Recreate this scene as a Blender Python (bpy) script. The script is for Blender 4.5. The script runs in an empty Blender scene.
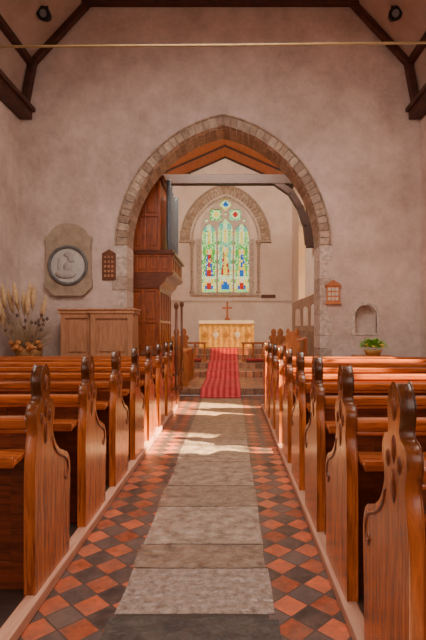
import bpy, bmesh, math, random
from mathutils import Vector, Matrix
random.seed(7)
S = bpy.context.scene
C = S.collection
PI = math.pi

# ------------------------------------------------------------------ materials
def nodes(name):
    m = bpy.data.materials.new(name); m.use_nodes = True
    nt = m.node_tree
    b = nt.nodes['Principled BSDF']
    return m, nt, b, nt.nodes, nt.links

def ramp(N, stops):
    r = N.new('ShaderNodeValToRGB')
    el = r.color_ramp.elements
    while len(el) < len(stops): el.new(0.5)
    for e, (p, c) in zip(el, stops):
        e.position = p; e.color = (*c, 1)
    return r

def wood(name, dark, light, scale=(2, 2, 14), rough=0.38, bump=0.15, vary=0.2, top=None, coat=0.0):
    """top = (z_low, z_high, factor): timber darker towards the top of the piece"""
    m, nt, b, N, L = nodes(name)
    tc = N.new('ShaderNodeTexCoord'); mp = N.new('ShaderNodeMapping')
    mp.inputs['Scale'].default_value = scale
    L.new(tc.outputs['Object'], mp.inputs['Vector'])
    oi = N.new('ShaderNodeObjectInfo')
    vm = N.new('ShaderNodeVectorMath'); vm.operation = 'ADD'
    ml = N.new('ShaderNodeMath'); ml.operation = 'MULTIPLY'; ml.inputs[1].default_value = 37
    L.new(oi.outputs['Random'], ml.inputs[0])
    L.new(mp.outputs[0], vm.inputs[0]); L.new(ml.outputs[0], vm.inputs[1])
    n = N.new('ShaderNodeTexNoise'); n.inputs['Scale'].default_value = 3; n.inputs['Detail'].default_value = 9
    n.inputs['Distortion'].default_value = 0.8; n.inputs['Roughness'].default_value = 0.62
    L.new(vm.outputs[0], n.inputs['Vector'])
    r = ramp(N, [(0.28, dark), (0.48, tuple(a * .48 + c * .52 for a, c in zip(dark, light))), (0.70, light)])
    L.new(n.outputs['Fac'], r.inputs[0])
    hs = N.new('ShaderNodeHueSaturation')
    mr = N.new('ShaderNodeMapRange'); mr.inputs['To Min'].default_value = 1 - vary; mr.inputs['To Max'].default_value = 1 + vary
    L.new(oi.outputs['Random'], mr.inputs['Value']); L.new(mr.outputs[0], hs.inputs['Value'])
    L.new(r.outputs[0], hs.inputs['Color'])
    col = hs.outputs[0]
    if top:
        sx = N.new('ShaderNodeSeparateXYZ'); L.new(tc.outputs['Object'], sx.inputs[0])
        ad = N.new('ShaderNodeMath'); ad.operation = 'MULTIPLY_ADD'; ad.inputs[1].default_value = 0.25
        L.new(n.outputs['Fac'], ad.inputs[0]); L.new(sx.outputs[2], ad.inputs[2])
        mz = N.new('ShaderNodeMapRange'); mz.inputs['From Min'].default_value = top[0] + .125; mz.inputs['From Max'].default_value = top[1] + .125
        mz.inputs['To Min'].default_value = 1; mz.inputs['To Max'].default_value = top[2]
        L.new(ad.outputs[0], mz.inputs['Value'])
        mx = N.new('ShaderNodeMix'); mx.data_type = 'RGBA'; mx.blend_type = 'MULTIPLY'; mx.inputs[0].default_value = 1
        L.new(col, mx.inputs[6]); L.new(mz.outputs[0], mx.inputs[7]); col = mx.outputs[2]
    L.new(col, b.inputs['Base Color'])
    b.inputs['Roughness'].default_value = rough
    b.inputs['Coat Weight'].default_value = coat; b.inputs['Coat Roughness'].default_value = 0.2
    bp = N.new('ShaderNodeBump'); bp.inputs['Strength'].default_value = bump; bp.inputs['Distance'].default_value = 0.01
    L.new(n.outputs['Fac'], bp.inputs['Height']); L.new(bp.outputs[0], b.inputs['Normal'])
    return m

def mottled(name, c1, c2, scale=2.0, rough=0.9, bump=0.25, bscale=18, c3=None):
    m, nt, b, N, L = nodes(name)
    tc = N.new('ShaderNodeTexCoord')
    n = N.new('ShaderNodeTexNoise'); n.inputs['Scale'].default_value = scale; n.inputs['Detail'].default_value = 10
    n.inputs['Roughness'].default_value = 0.72
    L.new(tc.outputs['Object'], n.inputs['Vector'])
    st = [(0.34, c1), (0.62, c2)]
    if c3: st.append((0.75, c3))
    r = ramp(N, st)
    L.new(n.outputs['Fac'], r.inputs[0]); L.new(r.outputs[0], b.inputs['Base Color'])
    b.inputs['Roughness'].default_value = rough
    n2 = N.new('ShaderNodeTexNoise'); n2.inputs['Scale'].default_value = bscale; n2.inputs['Detail'].default_value = 6
    L.new(tc.outputs['Object'], n2.inputs['Vector'])
    bp = N.new('ShaderNodeBump'); bp.inputs['Strength'].default_value = bump; bp.inputs['Distance'].default_value = 0.03
    L.new(n2.outputs['Fac'], bp.inputs['Height']); L.new(bp.outputs[0], b.inputs['Normal'])
    return m

def stone_attr(name, scale=14, rough=0.85):
    m, nt, b, N, L = nodes(name)
    at = N.new('ShaderNodeAttribute'); at.attribute_name = 'Col'
    tc = N.new('ShaderNodeTexCoord')
    n = N.new('ShaderNodeTexNoise'); n.inputs['Scale'].default_value = scale; n.inputs['Detail'].default_value = 7
    L.new(tc.outputs['Object'], n.inputs['Vector'])
    r = ramp(N, [(0.3, (0.62, 0.62, 0.62)), (0.7, (1.15, 1.15, 1.15))])
    L.new(n.outputs['Fac'], r.inputs[0])
    mx = N.new('ShaderNodeMix'); mx.data_type = 'RGBA'; mx.blend_type = 'MULTIPLY'; mx.inputs[0].default_value = 1
    L.new(at.outputs['Color'], mx.inputs[6]); L.new(r.outputs[0], mx.inputs[7]); L.new(mx.outputs[2], b.inputs['Base Color'])
    b.inputs['Roughness'].default_value = rough
    bp = N.new('ShaderNodeBump'); bp.inputs['Strength'].default_value = 0.35; bp.inputs['Distance'].default_value = 0.02
    L.new(n.outputs['Fac'], bp.inputs['Height']); L.new(bp.outputs[0], b.inputs['Normal'])
    return m

def tiles(name, red, black, size=0.15):
    m, nt, b, N, L = nodes(name)
    tc = N.new('ShaderNodeTexCoord'); mp = N.new('ShaderNodeMapping')
    mp.inputs['Rotation'].default_value = (0, 0, PI / 4)
    mp.inputs['Scale'].default_value = (1 / size,) * 3
    L.new(tc.outputs['Object'], mp.inputs['Vector'])
    sx = N.new('ShaderNodeSeparateXYZ'); L.new(mp.outputs[0], sx.inputs[0])
    def mth(op, a, bb=None):
        k = N.new('ShaderNodeMath'); k.operation = op
        for i, v in enumerate((a, bb)):
            if v is None: continue
            if isinstance(v, (int, float)): k.inputs[i].default_value = v
            else: L.new(v, k.inputs[i])
        return k.outputs[0]
    fu, fv = mth('FLOOR', sx.outputs[0]), mth('FLOOR', sx.outputs[1])
    par = mth('FLOORED_MODULO', mth('ADD', fu, fv), 2)
    cu = mth('ABSOLUTE', mth('SUBTRACT', mth('FRACT', sx.outputs[0]), 0.5))
    cv = mth('ABSOLUTE', mth('SUBTRACT', mth('FRACT', sx.outputs[1]), 0.5))
    grout = mth('GREATER_THAN', mth('MAXIMUM', cu, cv), 0.465)
    cb = N.new('ShaderNodeCombineXYZ'); L.new(fu, cb.inputs[0]); L.new(fv, cb.inputs[1])
    wn = N.new('ShaderNodeTexWhiteNoise'); L.new(cb.outputs[0], wn.inputs['Vector'])
    m1 = N.new('ShaderNodeMix'); m1.data_type = 'RGBA'
    m1.inputs[6].default_value = (*red, 1); m1.inputs[7].default_value = (*black, 1); L.new(par, m1.inputs[0])
    n = N.new('ShaderNodeTexNoise'); n.inputs['Scale'].default_value = 16; n.inputs['Detail'].default_value = 10; n.inputs['Roughness'].default_value = 0.78
    L.new(tc.outputs['Object'], n.inputs['Vector'])
    val = mth('ADD', mth('MULTIPLY', wn.outputs['Value'], 0.8), mth('SUBTRACT', mth('MULTIPLY', n.outputs['Fac'], 2.6), 0.74))
    hs = N.new('ShaderNodeHueSaturation'); L.new(val, hs.inputs['Value']); L.new(m1.outputs[2], hs.inputs['Color'])
    n3 = N.new('ShaderNodeTexNoise'); n3.inputs['Scale'].default_value = 6; n3.inputs['Detail'].default_value = 10; n3.inputs['Roughness'].default_value = 0.7
    L.new(tc.outputs['Object'], n3.inputs['Vector'])
    r3 = ramp(N, [(0.43, (0, 0, 0)), (0.68, (0.65, 0.65, 0.65))]); L.new(n3.outputs['Fac'], r3.inputs[0])
    m3 = N.new('ShaderNodeMix'); m3.data_type = 'RGBA'; L.new(r3.outputs[0], m3.inputs[0])
    L.new(hs.outputs[0], m3.inputs[6]); m3.inputs[7].default_value = (0.19, 0.12, 0.093, 1)
    m2 = N.new('ShaderNodeMix'); m2.data_type = 'RGBA'; L.new(grout, m2.inputs[0])
    L.new(m3.outputs[2], m2.inputs[6]); m2.inputs[7].default_value = (0.08, 0.055, 0.045, 1)
    L.new(m2.outputs[2], b.inputs['Base Color'])
    b.inputs['Roughness'].default_value = 0.30
    bp = N.new('ShaderNodeBump'); bp.inputs['Strength'].default_value = 0.35; bp.inputs['Distance'].default_value = 0.01
    L.new(mth('ADD', mth('SUBTRACT', 1, grout), mth('MULTIPLY', n.outputs['Fac'], 0.5)), bp.inputs['Height']); L.new(bp.outputs[0], b.inputs['Normal'])
    return m

def plain(name, c, rough=0.5, metal=0.0, bumpscale=40):
    m = mottled(name, tuple(v * 0.8 for v in c), c, scale=12, rough=rough, bump=0.08, bscale=bumpscale)
    m.node_tree.nodes['Principled BSDF'].inputs['Metallic'].default_value = metal
    return m

def carpet_mat():
    m, nt, b, N, L = nodes('red_carpet')
    tc = N.new('ShaderNodeTexCoord'); sx = N.new('ShaderNodeSeparateXYZ'); L.new(tc.outputs['Object'], sx.inputs[0])
    k = N.new('ShaderNodeMath'); k.operation = 'MULTIPLY'; k.inputs[1].default_value = 2 * PI / 0.12; L.new(sx.outputs[0], k.inputs[0])
    c = N.new('ShaderNodeMath'); c.operation = 'COSINE'; L.new(k.outputs[0], c.inputs[0])
    mr = N.new('ShaderNodeMapRange'); mr.inputs['From Min'].default_value = -1; L.new(c.outputs[0], mr.inputs['Value'])
    r = ramp(N, [(0.05, (0.34, 0.018, 0.024)), (0.35, (0.50, 0.034, 0.042)), (0.95, (0.59, 0.08, 0.08))])
    L.new(mr.outputs[0], r.inputs[0])
    n = N.new('ShaderNodeTexNoise'); n.inputs['Scale'].default_value = 5; n.inputs['Detail'].default_value = 8
    L.new(tc.outputs['Object'], n.inputs['Vector'])
    v = N.new('ShaderNodeMapRange'); v.inputs['To Min'].default_value = 0.6; v.inputs['To Max'].default_value = 1.35; L.new(n.outputs['Fac'], v.inputs['Value'])
    hs = N.new('ShaderNodeHueSaturation'); L.new(v.outputs[0], hs.inputs['Value']); L.new(r.outputs[0], hs.inputs['Color'])
    L.new(hs.outputs[0], b.inputs['Base Color'])
    b.inputs['Roughness'].default_value = 0.95
    return m

def glass_mat():
    m = bpy.data.materials.new('stained_glass'); m.use_nodes = True
    nt = m.node_tree; N = nt.nodes; L = nt.links; N.clear()
    out = N.new('ShaderNodeOutputMaterial'); tr = N.new('ShaderNodeBsdfTransparent')
    at = N.new('ShaderNodeAttribute'); at.attribute_name = 'Col'
    tc = N.new('ShaderNodeTexCoord'); v = N.new('ShaderNodeTexVoronoi'); v.inputs['Scale'].default_value = 15
    v.feature = 'DISTANCE_TO_EDGE'
    L.new(tc.outputs['Object'], v.inputs['Vector'])
    r = ramp(N, [(0.02, (0.10, 0.10, 0.10)), (0.06, (1, 1, 1))]); L.new(v.outputs['Distance'], r.inputs[0])
    mx = N.new('ShaderNodeMix'); mx.data_type = 'RGBA'; mx.blend_type = 'MULTIPLY'; mx.inputs[0].default_value = 1
    L.new(at.outputs['Color'], mx.inputs[6]); L.new(r.outputs[0], mx.inputs[7]); L.new(mx.outputs[2], tr.inputs['Color'])
    L.new(tr.outputs[0], out.inputs['Surface'])
    return m

def quarry_mat():
    m = bpy.data.materials.new('tinted_quarry_glass'); m.use_nodes = True
    nt = m.node_tree; N = nt.nodes; L = nt.links; N.clear()
    out = N.new('ShaderNodeOutputMaterial'); tr = N.new('ShaderNodeBsdfTransparent')
    tc = N.new('ShaderNodeTexCoord'); n = N.new('ShaderNodeTexNoise'); n.inputs['Scale'].default_value = 3
    L.new(tc.outputs['Object'], n.inputs['Vector'])
    r = ramp(N, [(0.3, (0.32, 0.25, 0.14)), (0.7, (0.46, 0.37, 0.22))]); L.new(n.outputs['Fac'], r.inputs[0])
    L.new(r.outputs[0], tr.inputs['Color']); L.new(tr.outputs[0], out.inputs['Surface'])
    return m

M = dict(
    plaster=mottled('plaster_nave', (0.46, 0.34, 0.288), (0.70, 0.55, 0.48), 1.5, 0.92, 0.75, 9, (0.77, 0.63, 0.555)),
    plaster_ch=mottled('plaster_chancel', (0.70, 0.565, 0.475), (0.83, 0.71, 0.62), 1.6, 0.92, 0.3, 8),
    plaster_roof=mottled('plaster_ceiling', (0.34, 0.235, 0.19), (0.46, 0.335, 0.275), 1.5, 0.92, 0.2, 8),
    stone=stone_attr('voussoir_stone'),
    stone_pale=mottled('pale_stone', (0.52, 0.43, 0.35), (0.70, 0.60, 0.50), 6, 0.85, 0.3, 20),
    stone_niche=mottled('niche_stone', (0.46, 0.365, 0.30), (0.58, 0.47, 0.40), 6, 0.85, 0.3, 20),
    tile=tiles('diamond_tiles', (0.42, 0.10, 0.044), (0.085, 0.062, 0.058), 0.137),
    tile_ch=tiles('chancel_tiles', (0.52, 0.21, 0.10), (0.33, 0.175, 0.10), 0.137),
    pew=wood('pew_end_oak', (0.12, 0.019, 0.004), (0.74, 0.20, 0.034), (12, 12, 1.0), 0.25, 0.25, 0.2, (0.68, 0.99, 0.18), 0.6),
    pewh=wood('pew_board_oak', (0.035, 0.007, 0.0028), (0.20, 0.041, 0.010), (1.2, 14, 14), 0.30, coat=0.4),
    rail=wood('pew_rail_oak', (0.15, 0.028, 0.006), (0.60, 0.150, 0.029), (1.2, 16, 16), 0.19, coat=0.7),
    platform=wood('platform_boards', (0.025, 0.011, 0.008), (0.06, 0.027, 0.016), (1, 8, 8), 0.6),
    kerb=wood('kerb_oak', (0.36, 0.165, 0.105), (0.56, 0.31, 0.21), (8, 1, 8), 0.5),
    beam=wood('dark_beam', (0.035, 0.010, 0.006), (0.10, 0.029, 0.015), (2, 2, 2), 0.55, 0.3),
    beam_ch=wood('chancel_beam', (0.018, 0.006, 0.004), (0.05, 0.015, 0.009), (2, 2, 2), 0.6, 0.3),
    boards=wood('roof_boards', (0.36, 0.095, 0.024), (0.62, 0.195, 0.05), (9, 1, 9), 0.6),
    organ=wood('organ_oak', (0.11, 0.022, 0.006), (0.42, 0.098, 0.022), (9, 9, 1.2), 0.33, coat=0.4),
    organ_dk=wood('organ_moulding_oak', (0.06, 0.013, 0.005), (0.21, 0.048, 0.013), (1.5, 7, 7), 0.33, coat=0.4),
    cab=wood('cabinet_oak', (0.26, 0.11, 0.05), (0.49, 0.23, 0.112), (8, 8, 1.2), 0.5),
    stall=wood('stall_oak', (0.20, 0.052, 0.012), (0.58, 0.19, 0.040), (9, 9, 1.2), 0.4),
    screen=wood('screen_oak', (0.26, 0.14, 0.08), (0.46, 0.28, 0.17), (7, 7, 1.2), 0.5),
    dark_wood=wood('dark_oak', (0.06, 0.018, 0.008), (0.17, 0.052, 0.018), (6, 6, 1.2), 0.4),
    carpet=carpet_mat(), glass=glass_mat(), quarry=quarry_mat(),
    gold=plain('gilt', (0.62, 0.29, 0.045), 0.45, 0.2),
    cross=wood('cross_wood', (0.18, 0.045, 0.010), (0.32, 0.095, 0.022), (6, 6, 2), 0.45),
    pipe=plain('organ_pipe_metal', (0.13, 0.16, 0.19), 0.4, 0.4),
    black=plain('black_metal', (0.012, 0.012, 0.013), 0.4, 0.3),
    lens=plain('lamp_lens', (0.22, 0.22, 0.24), 0.15),
    rod=plain('ochre_rod', (0.30, 0.19, 0.075), 0.6),
    cloth=mottled('altar_white_cloth', (0.76, 0.67, 0.48), (0.86, 0.79, 0.62), 5, 0.9, 0.1, 30),
    frontal=mottled('gold_frontal', (0.62, 0.30, 0.03), (0.85, 0.54, 0.12), 13, 0.85, 0.15, 40, (0.90, 0.80, 0.46)),
    card=plain('number_card', (0.62, 0.54, 0.42), 0.7),
    sign=wood('hymn_board_oak', (0.40, 0.12, 0.035), (0.58, 0.20, 0.07), (6, 6, 2), 0.4),
    tablet=mottled('memorial_stone', (0.27, 0.20, 0.135), (0.42, 0.325, 0.23), 5, 0.85, 0.4, 14),
    slate=mottled('dark_ring_slate', (0.08, 0.078, 0.078), (0.16, 0.155, 0.15), 6, 0.6, 0.2, 20),
    relief=mottled('relief_marble', (0.42, 0.395, 0.365), (0.56, 0.53, 0.49), 5, 0.6, 0.15, 12),
    figure=mottled('relief_figure', (0.32, 0.29, 0.26), (0.46, 0.425, 0.385), 7, 0.6, 0.2, 12),
    plume=mottled('dried_plume', (0.54, 0.33, 0.15), (0.77, 0.54, 0.30), 20, 0.95, 0.8, 60),
    stem=plain('dried_stem', (0.44, 0.30, 0.17), 0.9),
    seed=plain('dark_seedhead', (0.15, 0.09, 0.07), 0.9),
    wicker=mottled('wicker', (0.28, 0.12, 0.04), (0.50, 0.25, 0.09), 25, 0.8, 0.8, 40),
    orange=mottled('orange_straw', (0.48, 0.15, 0.035), (0.66, 0.30, 0.10), 22, 0.85, 0.8, 60),
    leaf=mottled('leaf_green', (0.08, 0.32, 0.02), (0.36, 0.66, 0.06), 14, 0.5, 0.2, 30),
    yellow=plain('yellow_basket', (0.62, 0.38, 0.12), 0.6),
    petal=plain('yellow_petal', (0.85, 0.62, 0.08), 0.6),
    kneel=plain('red_kneeler', (0.30, 0.03, 0.03), 0.9),
    bed=plain('dark_mortar', (0.06, 0.042, 0.032), 0.9),
)

# ------------------------------------------------------------------ mesh helpers
class MB:
    def __init__(s):
        s.bm = bmesh.new(); s.lay = s.bm.loops.layers.float_color.new('Col'); s.col = (1, 1, 1)
    def face(s, vs):
        try: f = s.bm.faces.new(vs)
        except ValueError: return None
        for l in f.loops: l[s.lay] = (*s.col, 1)
        return f
    def hexa(s, p):
        v = [s.bm.verts.new(q) for q in p]
        for f in ((0, 3, 2, 1), (4, 5, 6, 7), (0, 1, 5, 4), (1, 2, 6, 5), (2, 3, 7, 6), (3, 0, 4, 7)):
            s.face([v[i] for i in f])
        return s
    def box(s, x0, x1, y0, y1, z0, z1):
        if x0 > x1: x0, x1 = x1, x0
        return s.hexa([(x0, y0, z0), (x1, y0, z0), (x1, y1, z0), (x0, y1, z0), (x0, y0, z1), (x1, y0, z1), (x1, y1, z1), (x0, y1, z1)])
    def prism(s, pts, axis, a, b):
        def mp(u, v, w): return {'Y': (u, w, v), 'X': (w, u, v), 'Z': (u, v, w)}[axis]
        A = [s.bm.verts.new(mp(u, v, a)) for u, v in pts]; B = [s.bm.verts.new(mp(u, v, b)) for u, v in pts]
        s.face(A); s.face(B[::-1])
        n = len(pts)
        for i in range(n): s.face([A[i], B[i], B[(i + 1) % n], A[(i + 1) % n]])
        return s
    def beam(s, p, q, w, h, up=(0, 0, 1)):
        p, q = Vector(p), Vector(q); d = (q - p).normalized(); up = Vector(up)
        if abs(d.dot(up)) > 0.95: up = Vector((0, 1, 0))
        r = d.cross(up).normalized() * w / 2; u = r.cross(d).normalized() * h / 2
        return s.hexa([p - r - u, p + r - u, p + r + u, p - r + u, q - r - u, q + r - u, q + r + u, q - r + u])
    def tube(s, pts, rad, n=10, cap=True):
        pts = [Vector(p) for p in pts]
        if not isinstance(rad, (list, tuple)): rad = [rad] * len(pts)
        rings = []
        for i, p in enumerate(pts):
            d = (pts[min(i + 1, len(pts) - 1)] - pts[max(i - 1, 0)]).normalized()
            a = Vector((0, 0, 1)) if abs(d.z) < 0.9 else Vector((1, 0, 0))
            x = d.cross(a).normalized(); y = d.cross(x)
            rings.append([s.bm.verts.new(p + (x * math.cos(2 * PI * k / n) + y * math.sin(2 * PI * k / n)) * rad[i]) for k in range(n)])
        for a, b in zip(rings, rings[1:]):
            for k in range(n): s.face([a[k], a[(k + 1) % n], b[(k + 1) % n], b[k]])
        if cap: s.face(rings[0][::-1]); s.face(rings[-1])
        return s
    def lathe(s, prof, c=(0, 0, 0), n=20, axis='Z'):
        c = Vector(c); rings = []
        for r, h in prof:
            r = max(r, 1e-4); ring = []
            for k in range(n):
                a = 2 * PI * k / n; u, v = r * math.cos(a), r * math.sin(a)
                ring.append(s.bm.verts.new(c + Vector({'Z': (u, v, h), 'Y': (u, h, v), 'X': (h, u, v)}[axis])))
            rings.append(ring)
        for a, b in zip(rings, rings[1:]):
            for k in range(n): s.face([a[k], a[(k + 1) % n], b[(k + 1) % n], b[k]])
        s.face(rings[0][::-1]); s.face(rings[-1])
        return s
    def ell(s, c, r, n=12, m=8):
        c = Vector(c); rings = []
        for i in range(m + 1):
            t = PI * i / m; rr = max(math.sin(t), 1e-3)
            rings.append([s.bm.verts.new(c + Vector((r[0] * rr * math.cos(2 * PI * k / n), r[1] * rr * math.sin(2 * PI * k / n), -r[2] * math.cos(t)))) for k in range(n)])
        for a, b in zip(rings, rings[1:]):
            for k in range(n): s.face([a[k], a[(k + 1) % n], b[(k + 1) % n], b[k]])
        return s
    def build(s, name, mat, parent=None, bevel=0.0, smooth=False, loc=None):
        bmesh.ops.recalc_face_normals(s.bm, faces=s.bm.faces[:])
        me = bpy.data.meshes.new(name); s.bm.to_mesh(me); s.bm.free()
        return link(name, me, mat, parent, bevel, smooth, loc)

def link(name, me, mat, parent=None, bevel=0, smooth=False, loc=None):
    me.materials.clear(); me.materials.append(mat)
    o = bpy.data.objects.new(name, me); C.objects.link(o)
    if parent: o.parent = parent
    if loc: o.location = loc
    if smooth: me.polygons.foreach_set('use_smooth', [True] * len(me.polygons))
    if bevel:
        b = o.modifiers.new('bevel', 'BEVEL'); b.width = bevel; b.segments = 2; b.limit_method = 'ANGLE'
    return o

def curve_mesh(splines, depth, axis, at, bevel=0.0):
    """flat outline with holes, extruded to +-depth about 'at' along the axis -> mesh"""
    cu = bpy.data.curves.new('outline', 'CURVE'); cu.dimensions = '2D'; cu.fill_mode = 'BOTH'
    cu.extrude = depth - bevel; cu.bevel_depth = bevel; cu.bevel_resolution = 2
    if bevel: cu.offset = -bevel
    for pts in splines:
        sp = cu.splines.new('POLY'); sp.points.add(len(pts) - 1); sp.use_cyclic_u = True
        for p, (u, v) in zip(sp.points, pts): p.co = (u, v, 0, 1)
    o = bpy.data.objects.new('outline', cu); C.objects.link(o)
    dg = bpy.context.evaluated_depsgraph_get(); dg.update()
    me = bpy.data.meshes.new_from_object(o.evaluated_get(dg))
    bpy.data.objects.remove(o)
    bm = bmesh.new(); bm.from_mesh(me)
    bmesh.ops.remove_doubles(bm, verts=bm.verts[:], dist=1e-5)
    for v in bm.verts:
        u, w, t = v.co
        v.co = {'Y': (u, t + at, w), 'X': (t + at, u, w), 'Z': (u, w, t + at)}[axis]
    bmesh.ops.recalc_face_normals(bm, faces=bm.faces[:])
    bm.to_mesh(me); bm.free()
    return me

def thing(name, label, cat, loc=(0, 0, 0), group=None):
    o = bpy.data.objects.new(name, None); C.objects.link(o); o.location = loc; o.empty_display_size = 0.1
    return tag(o, label, cat, group)
def tag(o, label, cat, group=None):
    o['label'] = label; o['category'] = cat
    if group: o['group'] = group
    return o
def struct(o, label=None):
    o['kind'] = 'structure'
    if label: o['label'] = label
    return o
def dup(root, loc, label):
    r = root.copy(); C.objects.link(r); r.location = loc; r['label'] = label
    for ch in list(root.children):
        c = ch.copy(); C.objects.link(c); c.parent = r
        for g in list(ch.children):
            d = g.copy(); C.objects.link(d); d.parent = c
    return r

def arch(cx, hw, e, zs, n=16):
    R = hw + e; t1 = math.acos(-e / R)
    left = [(cx + e + R * math.cos(PI + (t1 - PI) * i / n), zs + R * math.sin(PI + (t1 - PI) * i / n)) for i in range(n + 1)]
    right = [(2 * cx - x, z) for x, z in left[:-1]][::-1]
    return left + right            # left springing -> apex -> right springing
def opening(cx, hw, e, z0, zs, n=16): return [(cx - hw, z0)] + arch(cx, hw, e, zs, n) + [(cx + hw, z0)]
def circ(cx, cz, r, n=24): return [(cx + r * math.cos(2 * PI * i / n), cz + r * math.sin(2 * PI * i / n)) for i in range(n)]
def catmull(P, k=5):
    out = []; n = len(P)
    for i in range(n):
        p0, p1, p2, p3 = (Vector(P[(i + j - 1) % n]) for j in range(4))
        for s in range(k):
            t = s / k
            out.append(tuple(0.5 * ((2 * p1) + (p2 - p0) * t + (2 * p0 - 5 * p1 + 4 * p2 - p3) * t * t + (3 * p1 - p0 - 3 * p2 + p3) * t ** 3)))
    return out
def voussoirs(mb, cx, hw1, hw2, e, zs, y0, y1, n, palette, gap=0.006, rough=0.0):
    for side in (-1, 1):
        R1, R2 = hw1 + e, hw2 + e
        t1, t2 = math.acos(-e / R1), math.acos(-e / R2)
        cuts = [0] + [(i + random.uniform(-rough, rough)) / n for i in range(1, n)] + [1]
        for i in range(n):
            f0, f1 = cuts[i], cuts[i + 1]
            def pt(R, t_, f, dg):
                t = PI + (t_ - PI) * f + dg / R
                x = e + R * math.cos(t); z = R * math.sin(t)
                return (cx + (x if side < 0 else -x), zs + z)
            dr = random.uniform(0, rough) * 0.03
            q = [pt(R1, t1, f0, -gap), pt(R2 + dr, t2, f0, -gap), pt(R2 + dr, t2, f1, gap if i < n - 1 else 0), pt(R1, t1, f1, gap if i < n - 1 else 0)]
            mb.col = random.choice(palette)
            j = random.uniform(-0.008, 0.004)
            mb.hexa([(x, y0 + j, z) for x, z in q] + [(x, y1, z) for x, z in q])

# ------------------------------------------------------------------ setting: nave
AX = 0.05                       # centre of the chancel arch
YW, YB = 9.0, 9.6               # arch wall front and back
HW, HE, HZ = 1.84, 0.48, 2.96   # arch opening
b = MB(); b.box(-4.2, 4.2, -2.2, 9.8, -0.2, 0.0); struct(b.build('floor', M['tile']))
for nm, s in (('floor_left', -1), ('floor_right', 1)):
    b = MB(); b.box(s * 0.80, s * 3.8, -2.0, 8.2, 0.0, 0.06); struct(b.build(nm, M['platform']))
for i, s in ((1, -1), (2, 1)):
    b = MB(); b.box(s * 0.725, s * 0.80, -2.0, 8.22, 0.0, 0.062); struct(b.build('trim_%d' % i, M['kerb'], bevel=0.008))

def wall_x(name, x0, x1, y0, y1, z0, z1, holes, mat):
    b = MB(); ys = y0
    for (a, c, d, e) in sorted(holes):
        b.box(x0, x1, ys, a, z0, z1); b.box(x0, x1, a, c, z0, d); b.box(x0, x1, a, c, e, z1); ys = c
    b.box(x0, x1, ys, y1, z0, z1)
    return struct(b.build(name, mat))
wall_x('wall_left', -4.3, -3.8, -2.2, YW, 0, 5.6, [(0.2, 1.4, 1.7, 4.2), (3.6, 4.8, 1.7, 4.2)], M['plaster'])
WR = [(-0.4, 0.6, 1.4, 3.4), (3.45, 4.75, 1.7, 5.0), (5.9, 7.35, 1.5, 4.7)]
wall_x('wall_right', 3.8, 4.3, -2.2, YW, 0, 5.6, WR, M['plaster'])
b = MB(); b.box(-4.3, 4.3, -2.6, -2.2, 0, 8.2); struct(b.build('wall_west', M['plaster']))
for k, (a, c, d, e) in enumerate(WR):
    b = MB(); m_ = (a + c) / 2
    b.box(4.0, 4.08, m_ - 0.02, m_ + 0.02, d, e); b.box(4.0, 4.08, a, c, (d + e) / 2 - 0.02, (d + e) / 2 + 0.02)
    struct(b.build('window_%d' % (k + 3), M['stone_pale']))

outline = [(-4.3, 0), (-4.3, 8.2), (4.3, 8.2), (4.3, 0), (AX + HW, 0)] + arch(AX, HW, HE, HZ, 20)[::-1] + [(AX - HW, 0)]
NX, NW, NS = 2.76, 0.205, 1.62
niche = opening(NX, NW, 0.0, 1.30, NS, 10)
struct(link('wall_front', curve_mesh([outline, niche], 0.3, 'Y', 9.3), M['plaster']))
b = MB(); b.box(2.5, 3.02, 9.18, 9.34, 1.22, 1.9); struct(b.build('wall_niche', M['stone_niche']))
b = MB(); voussoirs(b, NX, NW, NW + 0.065, 0, NS, 8.992, 9.06, 5, [(0.62, 0.52, 0.44), (0.66, 0.555, 0.47)], 0.002)
for s in (-1, 1):
    b.col = (0.64, 0.54, 0.455); b.box(NX + s * NW, NX + s * (NW + .065), 8.992, 9.06, 1.30, NS)
b.box(NX - 0.27, NX + 0.27, 8.985, 9.06, 1.25, 1.30)
struct(b.build('trim_3', M['stone'], bevel=0.004))

# chancel arch stones
pal = [(0.42, 0.295, 0.205), (0.49, 0.355, 0.255), (0.36, 0.25, 0.175), (0.52, 0.395, 0.295), (0.43, 0.315, 0.23), (0.38, 0.28, 0.21), (0.33, 0.23, 0.165)]
pal2 = [(0.39, 0.275, 0.19), (0.45, 0.325, 0.23), (0.35, 0.245, 0.17), (0.33, 0.23, 0.165)]
b = MB()
voussoirs(b, AX, HW - 0.006, HW + 0.17, HE, HZ, 8.965, 9.12, 24, pal, 0.004, 0.12)
voussoirs(b, AX, HW + 0.175, HW + 0.205, HE, HZ, 8.94, 9.05, 24, [(0.44, 0.32, 0.23), (0.40, 0.29, 0.205)], 0.002)
voussoirs(b, AX, HW - 0.008, HW + 0.10, HE, HZ, 9.13, 9.62, 24, pal2, 0.004, 0.12)
pj = [(0.56, 0.44, 0.36), (0.62, 0.495, 0.41), (0.50, 0.385, 0.31), (0.65, 0.525, 0.44), (0.46, 0.35, 0.28)]
for s in (-1, 1):
    z = 0.0; k = 0
    while z < HZ - 0.02:
        h = min(random.uniform(0.24, 0.46), HZ - z)
        if HZ - z - h < 0.15: h = HZ - z
        b.col = random.choice(pj); w = random.uniform(0.13, 0.18) if k % 2 else random.uniform(0.20, 0.28)
        x0, x1 = AX + s * (HW - 0.008), AX + s * (HW + w)
        b.box(x0, x1, 8.985, 9.625, z + 0.003, z + h - 0.003); z += h; k += 1
struct(b.build('trim_4', M['stone'], bevel=0.006))

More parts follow.
